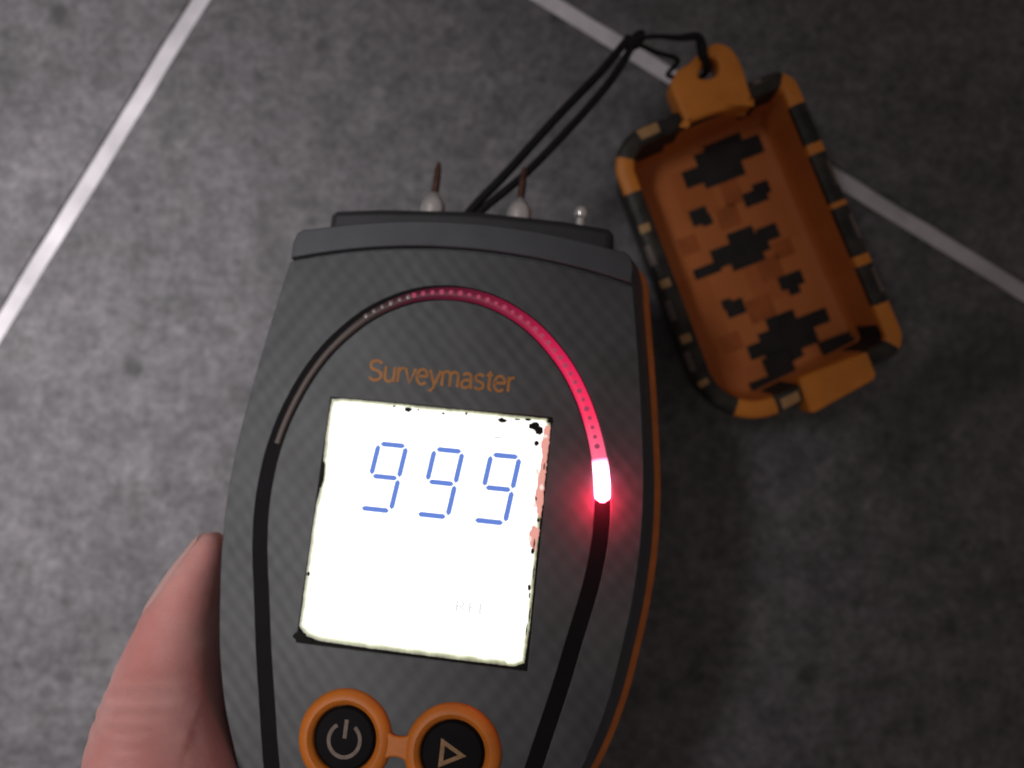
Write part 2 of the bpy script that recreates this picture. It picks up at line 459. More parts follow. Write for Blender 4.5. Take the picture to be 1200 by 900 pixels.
# face panel with a real groove for the light pipe and openings for screen and keys
gr = [(0, 35.2), (4.5, 34.7), (8.5, 33.3), (12.3, 31.1), (15.6, 28.2), (18.5, 24.8), (20.9, 20.8), (22.7, 16.6), (24.0, 12.4), (24.8, 8.0),
      (25.1, 3), (24.9, -1.5), (24.2, -6.5), (23.0, -12.2), (21.5, -19.5), (19.8, -26.7), (18.3, -33), (16.4, -40), (14.6, -48), (13.4, -56), (10.5, -63), (5.5, -66.5), (0, -67.5)]
gright = catmull([(-4.5, 34.7)] + gr + [(-5.5, -66.5)], 6)[6:-6]
GL = [(p.x, p.y) for p in gright] + [(-p.x, p.y) for p in gright[1:-1]][::-1]        # clockwise from top
GL = GL[::-1]                                                                         # ccw
g_out, g_in = offset_loop(GL, -1.12), offset_loop(GL, 1.12)
P = []
for x, y in offset_loop(OUT, .25):
    P.append((x, min(y, lip_y(x) - .42)))
BC = [(-7.65, -29.9), (7.65, -29.9), (0, -43.0)]
LCD = [(-16.75, -17.9), (16.7, -17.9), (16.7, 17.85), (-16.75, 17.85)]
panel = link('face_panel', flat([P, g_out, g_in, LCD] + [circle(*c, 4.7) for c in BC], Z - .8, Z, .14), M_WEAVE, meter)
# raised band across the head
band = []
xs = [-26.3 + 52.6 * i / 40 for i in range(41)]
band = [(x, lip_y(x)) for x in xs] + [(26.35, 41.5), (25.9, 43.0), (24.9, 43.75)] + \
       [(x, 46.2 - .0043 * x * x) for x in [23.6 - 47.2 * i / 36 for i in range(37)]] + [(-24.9, 43.75), (-25.9, 43.0), (-26.35, 41.5)]
link('head_band', flat([band], Z - .8, Z + .55, .3), M_GREY, meter)
# neck that the cap slides on, with pins
nk = [(-23.6, 40), (22.8, 40), (22.8, 49.0), (22.0, 49.9), (15, 50.6), (0, 51.2), (-15, 50.6), (-22.8, 49.9), (-23.6, 49.0)]
link('neck', flat([nk], Z - 27, Z - 7.5, 1.2), M_DARK, meter)
for x in (-8.3, 6.5):
    pin = link('probe_pin', lathe([(0, 50.6), (.66, 50.6), (.66, 58.8), (.6, 60.8), (.3, 62.0), (0, 62.2)], n=20, axis='y', base=(x, 0, Z - 15)), M_BRASS, meter)
    link('pin_collar', lathe([(0, 50.7), (2.0, 50.7), (2.1, 53.6), (1.95, 54.6), (1.45, 55.5), (.85, 56.2), (.62, 56.5), (.6, 55.0), (.6, 50.9), (0, 50.8)], n=24, axis='y', base=(x, 0, Z - 15)), M_STEEL, pin)
link('contact_stud', lathe([(0, 50.2), (.7, 50.2), (.7, 53.2), (.95, 53.5), (1.15, 54.1), (1.1, 54.7), (.8, 55.2), (.4, 55.45), (0, 55.5)], n=24, axis='y', base=(16.9, 0, Z - 14)), M_STEEL, meter)

# black floor of the groove
link('light_track', flat([offset_loop(GL, -1.09), offset_loop(GL, 1.09)], Z - .79, Z - .16), M_BLACK, meter)
# light pipe: lies in the groove from the left flank over the top to the lamp on the right
path = []
arc_r = [p for p in gright if p.y > 6.2]
arc = [Vector((-p.x, p.y, 0)) for p in arc_r if p.y > 9.8][::-1] + [Vector((p.x, p.y, 0)) for p in arc_r[1:]]
cum = [0]
for a, b in zip(arc, arc[1:]): cum.append(cum[-1] + (b - a).length)
def along(s):
    s = max(0, min(cum[-1], s))
    for i in range(len(arc) - 1):
        if cum[i + 1] >= s:
            t = (s - cum[i]) / max(1e-6, cum[i + 1] - cum[i]); return arc[i].lerp(arc[i + 1], t), (arc[i + 1] - arc[i]).normalized()
    return arc[-1], (arc[-1] - arc[-2]).normalized()
N = 150; ring_n = 9; V = []; A = []
for k in range(N + 1):
    f = k / N; p, t = along(cum[-1] * f); nr = Vector((-t.y, t.x, 0))
    w = .52 + .50 * min(1, max(0, (f - .22) / .28)) + .16 * max(0, (f - .8) / .2)
    sh = -.30 * (1 - min(1, max(0, (f - .22) / .28)))           # the thin left part hugs the inner wall
    end = min(1.0, max(.25, math.sqrt(max(0, 1 - ((f - .988) / .012) ** 2)))) if f > .988 else 1
    hgt = (.42 + .55 * max(0, (f - .86) / .14)) * end
    for q in range(ring_n):
        a = math.pi * q / (ring_n - 1)
        c = p + nr * (w * end * math.cos(a) + sh)
        V.append((c.x, c.y, Z - .42 + .02 + (.30 + hgt) * math.sin(a) ** .7)); A.append(f)
Fc = []
for k in range(N):
    for q in range(ring_n - 1):
        a = k * ring_n + q; Fc.append((a, a + 1, a + ring_n + 1, a + ring_n))
Fc.append(tuple(range(ring_n))[::-1]); Fc.append(tuple(range(N * ring_n, (N + 1) * ring_n)))
gm = pymesh(V, Fc)
at = gm.attributes.new('along', 'FLOAT', 'POINT')
for i, v in enumerate(A): at.data[i].value = v
guide = link('light_guide', gm, M_GUIDE, meter, smooth=60)
led = bpy.data.lights.new('led', 'POINT'); led.energy = 0.004; led.color = (1.0, 0.02, 0.07); led.shadow_soft_size = 0.0006
led_obj = bpy.data.objects.new('led', led); COL.objects.link(led_obj); led_obj.parent = meter; led_obj.location = (24.8 * MM, 6.4 * MM, (Z + 2.5) * MM)
# small moulded dots along the pipe
for lo, hi, mt in ((.30, .40, M_DOT2), (.40, .90, M_DOT)):
    ms = []
    s = lo
    while s < hi:
        p, t = along(cum[-1] * s)
        f = s
        h = Z + .30 + .55 * max(0, (f - .86) / .14) - .07
        r = random.uniform(.34, .50)
        ms.append(lathe([(0, h - .1), (r, h - .1), (r * .8, h + .10), (r * .3, h + .15), (0, h + .155)], p.x, p.y, 10))
        s += 1.42 / cum[-1]
    d = link('guide_dots', join(ms), mt, guide); d['kind'] = 'stuff'

# ---- screen
def ragged(pts, amp, step=.35):
    L = []
    for i, a in enumerate(pts):
        b = pts[(i + 1) % len(pts)]; a = Vector(a); b = Vector(b); n = max(2, int((b - a).length / step))
        for j in range(n):
            p = a.lerp(b, j / n); L.append((p.x + random.uniform(-amp, amp), p.y + random.uniform(-amp, amp)))
    return L
link('screen_bed', flat([offset_loop(LCD, .02)], Z - .79, Z - .55), M_GRIME, meter, smooth=0)
sp = [(-16.55, 17.6), (-16.65, 12), (-16.5, 8.6), (-16.3, 7.4), (-16.3, 4.6), (-16.6, 2.2), (-16.68, -3), (-16.6, -10), (-16.6, -15.7), (-15.4, -16.9), (-13.2, -17.35),
      (-4, -17.5), (8, -17.55), (14.8, -17.5), (16.2, -16.9), (16.45, -12), (16.4, -4), (16.35, 6), (16.5, 16.8), (15.9, 17.6), (8, 17.7), (-4, 17.75), (-14.5, 17.8)]
lp = ragged(sp, .035)
# rings inwards so that the glow can fade at the rim of the diffuser
import bisect
rings = [[(x, y, Z - .45) for x, y in lp]]
cx, cy = 0.0, 0.0
def inset(x, y, d):
    return (max(-1, min(1, x / 16.4)) * (abs(x) - d if abs(x) > 12 else abs(x)) * (1 if abs(x) > 1e-6 else 0) if False else x - math.copysign(d * min(1, (abs(x) / 16.4) ** 6), x),
            y - math.copysign(d * min(1, (abs(y) / 17.4) ** 6), y))
for d in (.25, .5, .9, 1.4, 2.0):
    rings.append([(*inset(x, y, d), Z - .45) for x, y in lp])
n = len(lp); V = [v for r in rings for v in r]; E = []
depth = (0, .25, .5, .9, 1.4, 2.0)
for k, r in enumerate(rings):
    for i, (x, y, z) in enumerate(r):
        x0, y0 = lp[i]
        bot = y0 < -16.2 and x0 > -16
        left = x0 < -15.5 and y0 > -15
        reach = 1.25 if bot and x0 < 14 else (.95 if left else .8)
        E.append(min(1.0, depth[k] / reach * .85))
Fc = []
for k in range(len(rings) - 1):
    for i in range(n):
        j = (i + 1) % n; Fc.append((k * n + i, k * n + j, (k + 1) * n + j, (k + 1) * n + i))
Fc.append(tuple(range((len(rings) - 1) * n, len(rings) * n)))
sm = pymesh(V, Fc)
at = sm.attributes.new('edge', 'FLOAT', 'POINT')
for i, v in enumerate(E): at.data[i].value = v
screen = link('screen', sm, M_SCREEN, meter, smooth=0)
# orient towards the viewer
if sm.polygons[-1].normal.z < 0: sm.flip_normals()

def seg(p, q, w, taper=.5):
    p, q = Vector(p), Vector(q); t = (q - p).normalized(); nr = Vector((-t.y, t.x)) * w / 2
    return [tuple(p), tuple(p + t * w * taper + nr), tuple(q - t * w * taper + nr), tuple(q), tuple(q - t * w * taper - nr), tuple(p + t * w * taper - nr)]
def digit9(x, y):
    """slanted seven-segment 9; x, y = lower left of the digit box"""
    w, h, sl = 4.15, 9.6, .115
    def P(u, v): return (x + u * w + v * h * sl, y + v * h)
    lw = .76; g = .055
    L = [seg(P(.05, 1), P(.96, 1), lw), seg(P(0, .985), P(0, .515), lw), seg(P(1, .985), P(1, .515), lw), seg(P(.05, .5), P(.96, .5), lw),
         seg(P(1, .485), P(1, .02), lw), seg(P(-.06, 0), P(.95, 0), lw)]
    return join([flat([s], Z - .44, Z - .36) for s in L])
for x in (-9.55, -1.13, 7.25):
    link('digit', digit9(x, 2.0), M_DIGIT, screen, smooth=0)

def text_mesh(body, width, height, x0, y0, z0, z1):
    c = bpy.data.curves.new('t', 'FONT'); c.body = body; c.size = 1; c.extrude = .01; c.resolution_u = 6
    o = bpy.data.objects.new('t', c); COL.objects.link(o)
    dg = bpy.context.evaluated_depsgraph_get(); dg.update()
    me = bpy.data.meshes.new_from_object(o.evaluated_get(dg)); bpy.data.objects.remove(o); bpy.data.curves.remove(c)
    me.materials.clear()
    X = [v.co.x for v in me.vertices]; caps = max(v.co.y for v in me.vertices)
    sx = width / (max(X) - min(X)); sy = height / caps; xm = min(X)
    for v in me.vertices:
        v.co = ((x0 + (v.co.x - xm) * sx) * MM, (y0 + v.co.y * sy) * MM, (z1 if v.co.z > 0 else z0) * MM)
    me.update(); return me
link('faint_marks', text_mesh('REL', 4.6, 1.5, 5.7, -11.0, Z - .44, Z - .38), M_GHOST, screen, smooth=0)
link('faint_marks', flat([[(8.5, 14.0), (9.5, 14.0), (9.5, 14.35), (8.5, 14.35)]], Z - .44, Z - .38), M_GHOST, screen, smooth=0)

# black specks and a ragged glowing pink strip painted as the red light's reflection
def blob(x, y, rx, ry, k=14):
    return [(x + rx * random.uniform(.75, 1.2) * math.cos(2 * math.pi * i / k), y + ry * random.uniform(.75, 1.2) * math.sin(2 * math.pi * i / k)) for i in range(k)]
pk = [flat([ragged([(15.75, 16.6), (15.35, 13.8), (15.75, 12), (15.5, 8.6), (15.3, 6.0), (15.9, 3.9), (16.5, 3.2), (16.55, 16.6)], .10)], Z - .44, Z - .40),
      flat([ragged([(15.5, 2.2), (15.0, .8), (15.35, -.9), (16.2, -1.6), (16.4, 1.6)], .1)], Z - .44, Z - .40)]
link('pink_reflection', join(pk), M_PINK, screen, smooth=0)
sk = [(-4.7, 17.05, .62, .42), (-6.9, 17.3, .22, .16), (-3.2, 17.1, .16, .14), (.6, 16.95, .26, .2), (4.0, 17.2, .2, .25), (9.4, 16.75, .72, .36), (11.6, 17.05, .5, .14), (13.2, 17.2, .45, .22),
      (14.2, 16.3, .85, .6), (14.95, 15.75, .7, .65), (14.75, 13.85, .36, .42), (16.2, 10.6, .10, .5), (15.5, 5.9, .14, .3), (16.1, 2.9, .22, .30),
      (15.9, -.4, .12, .7), (15.75, -1.5, .26, .45), (16.2, -4.4, .10, 1.1), (15.8, -6.6, .22, .45), (15.95, -7.6, .12, .4), (16.25, -10.2, .10, 1.0), (16.05, -12.4, .09, .8),
      (-16.3, -8.2, .22, .3), (-16.2, -17.0, 1.0, .75), (-15.0, -17.5, .8, .4), (-16.3, 6.2, .3, 1.7), (16.35, 17.3, .5, .3)]
link('pale_reflection', join([flat([blob(*q)], Z - .398, Z - .392 + .001 * i) for i, q in enumerate([(15.9, 15.0, .35, .3), (15.3, 9.8, .3, .5), (16.1, 7.6, .3, .4), (15.4, 4.9, .3, .35), (15.2, .2, .25, .4)])]), emit('painted_pale_reflection', (.95, .78, .70), 1.0), screen, smooth=0)  # pale glowing mottling painted into the pink reflection
link('screen_specks', join([flat([blob(*s)], Z - .395 - .001 * i, Z - .34 + .001 * i) for i, s in enumerate(sk)]), M_GRIME, screen, smooth=0)

# ---- printed name
def arc_pts(cx, cy, rx, ry, a0, a1, n=14):
    return [(cx + rx * math.cos(math.radians(a0 + (a1 - a0) * k / n)), cy + ry * math.sin(math.radians(a0 + (a1 - a0) * k / n))) for k in range(n + 1)]
XH = 2.25; CAPH = 3.1
def glyph(ch):
    """strokes of a plain grotesque letter on a baseline at 0, and its advance (mm)"""
    h = XH
    if ch == 'S':
        return [arc_pts(1.1, CAPH * .74, .86, .72, 25, 265, 16) + arc_pts(1.1, .76, .92, .76, 90, -155, 16)], 2.35
    if ch == 'u': return [[(.25, h), (.25, .8)] + arc_pts(.93, .72, .68, .72, 180, 340, 12), [(1.62, h), (1.62, 0)]], 2.0
    if ch == 'r': return [[(.25, h), (.25, 0)], arc_pts(1.05, 1.4, .80, .80, 180, 88, 8)], 1.22
    if ch == 'v': return [[(.05, h), (.82, 0.02), (1.6, h)]], 1.72
    if ch == 'e': return [[(.2, h * .54), (1.72, h * .54)] + arc_pts(.95, h * .5, .77, h * .5, 8, 318, 24)], 2.0
    if ch == 'y': return [[(.05, h), (.84, .1)], [(1.62, h), (.78, -.35), (.5, -.78), (.1, -.82)]], 1.75
    if ch == 'm': return [[(.25, h), (.25, 0)], arc_pts(.83, 1.55, .58, .68, 180, 0, 12) + [(1.41, 0)], arc_pts(1.99, 1.55, .58, .68, 180, 0, 12) + [(2.57, 0)]], 2.95
    if ch == 'a': return [arc_pts(.92, 1.6, .62, .62, 160, 0, 12) + [(1.54, .45), (1.72, 0)], [(1.54, 1.32), (.85, 1.18)] + arc_pts(.78, .6, .58, .58, 90, 270, 12) + [(1.2, .14), (1.54, .5)]], 1.95
    if ch == 's': return [arc_pts(.84, h * .75, .60, h * .24, 25, 262, 14) + arc_pts(.84, h * .25, .64, h * .25, 88, -155, 14)], 1.75
    if ch == 't': return [[(.55, 2.85), (.55, .5)] + arc_pts(.95, .45, .40, .42, 180, 280, 8), [(.1, h), (1.05, h)]], 1.15
ms = []; xx = 0; k_ = 0
word = 'Surveymaster'
tot = sum(glyph(c)[1] for c in word); fx = 22.2 / tot
for c in word:
    st, adv = glyph(c)
    for q in st:
        q2 = [(-11.45 + (xx + x) * fx, 20.95 + y) for x, y in q]
        ms.append(flat([ribbon(q2, .43)], Z - .03, Z + .03 + .0004 * k_)); k_ += 1
    xx += adv
link('lettering', join(ms), M_PRINT, panel, smooth=0)

# ---- keys in an orange bezel
rings_ms = []
for i, (x, y) in enumerate(BC):
    h = Z + .02 * i
    rings_ms.append(lathe([(4.45, Z - .7), (4.5, h + .2), (4.75, h + .75), (5.25, h + 1.15), (5.8, h + 1.15), (6.35, h + .8), (6.7, h + .25), (6.75, Z - .15), (6.0, Z - .2), (4.45, Z - .7)], x, y, 64))
for (a, b) in ((0, 1), (0, 2), (1, 2)):
    p, q = Vector(BC[a]), Vector(BC[b]); t = (q - p).normalized(); nr = Vector((-t.y, t.x)); m = (p + q) / 2
    L = []
    for s in (1, -1):
        for k in range(9):
            u = -1 + k / 4
            u *= s
            L.append(tuple(m + t * u * 2.9 + nr * (1.35 + 1.9 * abs(u) ** 2.2) * (-s)))
    rings_ms.append(flat([L], Z - .3, Z + .80 + .01 * a + .02 * b, .3))
link('key_bezel', join(rings_ms), M_ORANGE, meter)
icons = []
for i, (x, y) in enumerate(BC):
    key = link('key', lathe([(0, Z - .75), (4.35, Z - .75), (4.35, Z + .1), (4.0, Z + .42), (3.0, Z + .52), (0, Z + .56)], x, y, 48), M_BLACK, meter)
    if i == 0:
        a0 = math.radians(90 + 34); a1 = math.radians(90 + 326)
        arcp = [(x + .05 + 2.25 * math.cos(a0 + (a1 - a0) * k / 40), y - .15 + 2.25 * math.sin(a0 + (a1 - a0) * k / 40)) for k in range(41)]
        link('icon', join([flat([ribbon(arcp, .52)], Z + .5, Z + .60), flat([ribbon([(x + .05, y + .1), (x + .05, y + 2.6)], .55)], Z + .5, Z + .601)]), M_ICON, key, smooth=0)
    if i == 1:
        tri = [(x - 1.7, y - 2.0), (x + 2.0, y - .05), (x - 1.7, y + 1.9)]
        trin = [(x - 1.1, y - 1.05), (x + .85, y - .05), (x - 1.1, y + .95)]
        link('icon', flat([tri, trin], Z + .5, Z + .62), M_ICON2, key, smooth=0)

# the front of the casing is slightly domed from side to side
for o in meter.children_recursive:
    if o.type == 'MESH' and o.name.split('.')[0] in ('face_panel', 'head_band', 'neck', 'front_shell'):
        bm = bmesh.new(); bm.from_mesh(o.data)
        for k in range(-9, 10):
            bmesh.ops.bisect_plane(bm, geom=bm.verts[:] + bm.edges[:] + bm.faces[:], plane_co=(k * 3.1 * MM, 0, 0), plane_no=(1, 0, 0), dist=1e-7)
        bmesh.ops.triangulate(bm, faces=[f for f in bm.faces if len(f.verts) > 4])
        bm.to_mesh(o.data); bm.free()
        o.data.set_sharp_from_angle(angle=math.radians(35))
for o in meter.children_recursive:
    if o.type != 'MESH' or o == screen or o.parent == screen or o.name.startswith('screen_bed'): continue   # the display stays flat
    for v in o.data.vertices:
        wgt = max(0, min(1, (v.co.z / MM - (Z - 14)) / 13))
        v.co.z -= .0018 * (v.co.x / MM) ** 2 * wgt * MM
    o.data.update()
led_obj.location.z -= .0018 * 24.75 ** 2 * MM

# ------------------------------------------------------------------ orange camouflage cap lying on the tiles
RZ, FZ = 22.0, 8.5
CU = Vector((0.93417, 0.35682, 0)); CV = Vector((-0.35682, 0.93417, 0)); CC = Vector((46.3, 25.6, 0))
cap = bpy.data.objects.new('meter_cap', None); COL.objects.link(cap)
cap.location = CC * MM; cap.rotation_euler = (0, 0, math.atan2(CU.y, CU.x))
tag(cap, 'open orange cap with dark pixel camouflage and mottled rim lying on the tiles', 'cap')
def capw(u, v, z): return CC + CU * u + CV * v + Vector((0, 0, z))
def cap_loop(d, n=14):
    """rounded outline inset by d, counter-clockwise from the lower right corner"""
    cs = [((20.6, -28.6), 4.5), ((19.0, 30.4), 4.5), ((-19.6, 29.6), 8.0), ((-19.9, -30.8), 12.5)]
    L = []
    dirs = [(-90, 0), (0, 90), (90, 180), (180, 270)]
    for (c, r), (a0, a1) in zip(cs, dirs):
        sx = 1 if c[0] > 0 else -1; sy = 1 if c[1] > 0 else -1
        r2 = max(1.2, r - d); ox, oy = c[0] - sx * d, c[1] - sy * d
        cx, cy = ox - sx * r2, oy - sy * r2
        for k in range(n + 1):
            a = math.radians(a0 + (a1 - a0) * k / n); L.append((cx + r2 * math.cos(a), cy + r2 * math.sin(a)))
    out = []
    m = len(L)
    for i in range(m):
        a, b = Vector(L[i]), Vector(L[(i + 1) % m]); s = max(1, round((b - a).length / 1.0)) if i % (n + 1) == n else 1
        if i % (n + 1) == n: s = 50
        for k in range(s): out.append(tuple(a.lerp(b, k / s)))
    return out
def cr(d, z): return [(x, y, z) for x, y in cap_loop(d)]
link('shell', loft([cr(4.6, 0), cr(3.2, .3), cr(2.4, 1.6), cr(.5, RZ - 2.4), cr(.4, RZ - 1.3), cr(1.6, RZ - 1.2)], True, False), M_CAMO_RIM, cap)
ll = cap_loop(4.0)
def liner_mi(k, i):
    x, y = ll[i]
    if k <= 1 and y > 22 and (-17 < x < -5.5 or 9.2 < x < 14.5): return 1
    if k == 2 and y > 22 and (-13 < x < -7.5 or 9.2 < x < 12): return 1
    if k <= 2 and y < -22 and (-6.5 < x < -2.2 or 11.5 < x < 19): return 1
    return 0
link('liner', loft([cr(2.6, RZ - 1.2), cr(3.6, RZ - 1.4), cr(4.0, RZ - 7), cr(4.3, FZ + 3), cr(4.6, FZ + 1.4), cr(5.2, FZ + .5), cr(6.2, FZ + .12), cr(7.5, FZ)], False, True, liner_mi), [M_LINER, M_CAMO], cap)
ol = cap_loop(1.6); nl = len(ol)
def rim_kind(x, y):
    R_, L_, T_, B_ = x > 15.5, x < -15.5, y > 26.5, y < -26.5
    if R_ and (22.3 < y < 28.2): return 1
    if R_ and any(abs(y - c) < .95 for c in (13.1, 1.9, -9.3)): return 1
    if R_ and -26.5 < y < -18.2: return 1
    if L_ and 18.5 < y < 25.2: return 1
    if L_ and any(abs(y - c) < .9 for c in (11.6, 0.6, -10.6, -19.2)): return 2
    if L_ and any(abs(y - c) < 2.1 for c in (6.2, -5.0, -15)): return 3
    if R_ and any(abs(y - c) < 2.6 for c in (-3.4, 7.6, -14.0)): return 3
    if (B_ or (L_ and y < -25)) and -15.5 < x < -7.2: return 1
    if B_ and -6.0 < x < -2.6: return 2
    if T_ and (-12.5 < x < -8.5): return 2
    if T_ and 11.2 < x < 12.6: return 3
    return 0
rspec = [(.25, RZ - 2.2), (.0, RZ - 1.2), (.35, RZ - .4), (1.1, RZ), (2.4, RZ), (3.3, RZ - .4), (3.6, RZ - 1.3), (3.5, RZ - 2.0)]
def rim_mi(k, i):
    kd = rim_kind(*ol[i])
    if kd in (2,): return kd if k in (2, 3) else 0
    if kd == 3: return 3 if k in (1, 2) else 0
    return kd if k >= 1 else 0
link('rim', loft([cr(d, z) for d, z in rspec], False, False, rim_mi), [M_CAMO_RIM, M_ORANGE_TAB, M_FLECK, M_FLECK_GREY], cap)
# loop for the cord, and a square tab at the other end
ey = catmull([(-4.2, 27.0), (-4.4, 31.0), (-4.3, 34.3), (-2.2, 36.6), (.6, 37.3), (3.6, 38.6), (6.6, 38.9), (8.9, 36.9), (9.6, 33.0), (9.3, 29.0), (9.1, 26.2), (8.7, 25.9), (2.4, 26.6), (-3.9, 26.8)], 5, True)
hole = catmull([(1.2, 34.3), (2.6, 33.2), (4.6, 33.4), (5.4, 35.0), (4.9, 36.5), (3.2, 36.3)], 5, True)
link('cord_loop', flat([[(p.x, p.y) for p in ey][::-1], [(p.x, p.y) for p in hole]], RZ - 5.5, RZ + 1.2, .7), M_ORANGE_TAB, cap)
tb = [(-1.6, -26.0), (-1.9, -32.4), (-1.0, -32.8), (11.5, -31.0), (12.3, -30.2), (12.3, -25.8), (11.6, -25.5), (-.9, -25.6)]
link('end_tab', flat([tb], RZ - 5, RZ + 1.4, .5), M_ORANGE_TAB, cap)
CAMO = [  # stepped blobs as unions of little blocks: (u0, v0, u1, v1)
    [(-4.8, 16.8, 1.2, 20.6), (-1.6, 15.6, 8.0, 23.2), (.8, 21, 9.4, 26.0), (6, 18.2, 13.2, 22.2), (1.5, 24, 6.5, 28)],
    [(-6.8, 9.2, -2.4, 12.8), (-4.6, 8.4, -2.0, 10.5)],
    [(4.6, 8.6, 10.4, 12.0), (7.6, 10, 11.4, 13.2)],
    [(-10.2, -1.2, -3.6, 1.4), (-5.2, -.8, 7.0, 3.8), (-2.2, -2.4, 5.4, 1), (-1, 2, 5.4, 5.6), (5.0, .8, 10.0, 4.2)],
    [(-6.4, -10.8, -2.0, -7.4), (-6.8, -9.2, -4, -6.8)],
    [(5.4, -9.6, 11.2, -6.6), (6.8, -11, 10, -8)],
    [(-5.2, -20.4, 2, -17.2), (-2.2, -22, 9.4, -15.6), (.4, -17, 7.0, -13.6), (6, -18.8, 13.4, -15.2), (1.6, -24, 5.6, -20)],
    [(8.4, -25.6, 15.5, -21.6), (12, -27, 17, -23)],
    [(-3.2, -27.0, 2.6, -20.8), (-7.4, -27.0, 1.8, -24.2)],
]
BURNT = [[(1.5, 10.8, 5.6, 15.8)], [(-1.6, 6.6, 3.4, 10.8)], [(3.0, -6.4, 7.4, -1.8)], [(-2.0, -13.4, 3.2, -9.0)], [(-10.8, 4.5, -6.6, 8.0)], [(7.4, -3.2, 11.2, 0.2)], [(-9.6, -17.6, -5.6, -13.6)]]
def union_blocks(rects, z0, z1):
    """outline-free union on a fine grid, one closed stepped slab"""
    xs = sorted({r[0] for r in rects} | {r[2] for r in rects}); ys = sorted({r[1] for r in rects} | {r[3] for r in rects})
    ins = lambda x, y: any(r[0] < x < r[2] and r[1] < y < r[3] for r in rects)
    bm = bmesh.new(); cache = {}
    def vt(x, y):
        if (x, y) not in cache: cache[(x, y)] = bm.verts.new((x * MM, y * MM, z1 * MM))
        return cache[(x, y)]
    fs = []
    for i in range(len(xs) - 1):
        for j in range(len(ys) - 1):
            if ins((xs[i] + xs[i + 1]) / 2, (ys[j] + ys[j + 1]) / 2):
                fs.append(bm.faces.new((vt(xs[i], ys[j]), vt(xs[i + 1], ys[j]), vt(xs[i + 1], ys[j + 1]), vt(xs[i], ys[j + 1]))))
    ret = bmesh.ops.extrude_face_region(bm, geom=fs)
    for g in ret['geom']:
        if isinstance(g, bmesh.types.BMVert): g.co.z = z0 * MM
    bmesh.ops.recalc_face_normals(bm, faces=bm.faces)
    me = bpy.data.meshes.new('m'); bm.to_mesh(me); bm.free(); return me
for i, b in enumerate(CAMO):
    jit = [tuple(c + random.uniform(-.25, .25) + (.25, .25, -.35, -.1)[q] for q, c in enumerate(r)) for r in b]
    link('camouflage_patch', union_blocks(jit, FZ - .1 if i < 9 else FZ - .1, FZ + .12 if i not in (7, 8) else FZ + 1.6), M_CAMO, cap, smooth=0)

for b in BURNT:
    link('burnt_patch', union_blocks([tuple(c + random.uniform(-.3, .3) for c in r) for r in b], FZ - .1, FZ + .05), M_BURNT, cap, smooth=0)

# ------------------------------------------------------------------ doubled black cord from the meter to the cap
cord = bpy.data.objects.new('lanyard_cord', None); COL.objects.link(cord)
cord.location = world(-2.2, 50, -18) * MM
tag(cord, 'doubled black cord tied between the meter head and the orange cap', 'cord')
co = Vector(world(-2.2, 50, -18))
def cpath(pts, n=10): return [p - co for p in catmull(pts, n)]
kn = Vector((22.6, 63.2, 27.0))
s1 = [world(-3.6, 48, -18), world(-3.2, 53.5, -18), (-.6, 37.0, 37), (8.2, 47.6, 33.5), (16.0, 56.6, 29.5), kn + Vector((-1.0, .6, .2))]
s2 = [world(-1.6, 48, -17), world(-1.2, 53.5, -17.2), (2.3, 36.4, 37.4), (10.8, 46.0, 33.5), (18.0, 55.2, 29.6), kn + Vector((-.4, -.9, 0))]
link('strand', tube(cpath(s1), .78), M_CORD, cord, smooth=60)
link('strand', tube(cpath(s2), .72), M_CORD, cord, smooth=60)
kms = []
bm = bmesh.new()
bmesh.ops.create_icosphere(bm, subdivisions=3, radius=1)
for v in bm.verts:
    v.co = (Matrix.Rotation(.7, 3, 'Z') @ Vector((v.co.x * 2.4, v.co.y * 1.35, v.co.z * 1.3))) * (1 + .12 * math.sin(7 * v.co.x + 4 * v.co.y)) + (kn - co); v.co *= MM
me = bpy.data.meshes.new('m'); bm.to_mesh(me); bm.free()
link('knot', me, M_CORD, cord, smooth=60)
hc = capw(3.4, 34.8, 0)
l1 = [kn + Vector((.5, .6, 0)), kn + Vector((4.6, 1.0, -.4)), (31.0, 64.3, 25.6), (34.6, 64.4, 25.6), tuple(capw(2.9, 37.4, RZ + 2.4)), tuple(capw(3.5, 35.8, RZ + .8)), tuple(capw(3.4, 35.0, RZ - 3)), tuple(capw(2.0, 36.4, RZ - 7.4)), tuple(capw(-2.0, 38.5, RZ - 7)), (32.0, 62.4, 19.0), (27.0, 62.4, 23.6), kn + Vector((.8, -.5, -.4))]
link('loop_strand', tube(cpath(l1), lambda t: .46 + .55 * max(0, 1 - abs(t - .34) / .24)), M_CORD, cord, smooth=60)

# ------------------------------------------------------------------ hand: palm under the grip, thumb along the left flank
def ell(c, r, n=10):
    c = Vector(c); r = (r, r, r) if not isinstance(r, tuple) else r
    out = []
    for i in range(n + 1):
        th = math.pi * i / n
        for j in range(2 * n):
            ph = math.pi * j / n
            out.append(c + Vector((r[0] * math.sin(th) * math.cos(ph), r[1] * math.sin(th) * math.sin(ph), r[2] * math.cos(th))))
    return out
hb = bmesh.new()
def hull(*nodes):
    b = bmesh.new()
    for c, r in nodes:
        for p in ell(c, r): b.verts.new(p)
    res = bmesh.ops.convex_hull(b, input=b.verts)
    bmesh.ops.delete(b, geom=list({g for g in res['geom_interior'] if isinstance(g, bmesh.types.BMVert)}), context='VERTS')
    me = bpy.data.meshes.new('t'); b.to_mesh(me); b.free(); hb.from_mesh(me); bpy.data.meshes.remove(me)
def chain(nodes):
    for a, b in zip(nodes, nodes[1:]): hull(a, b)
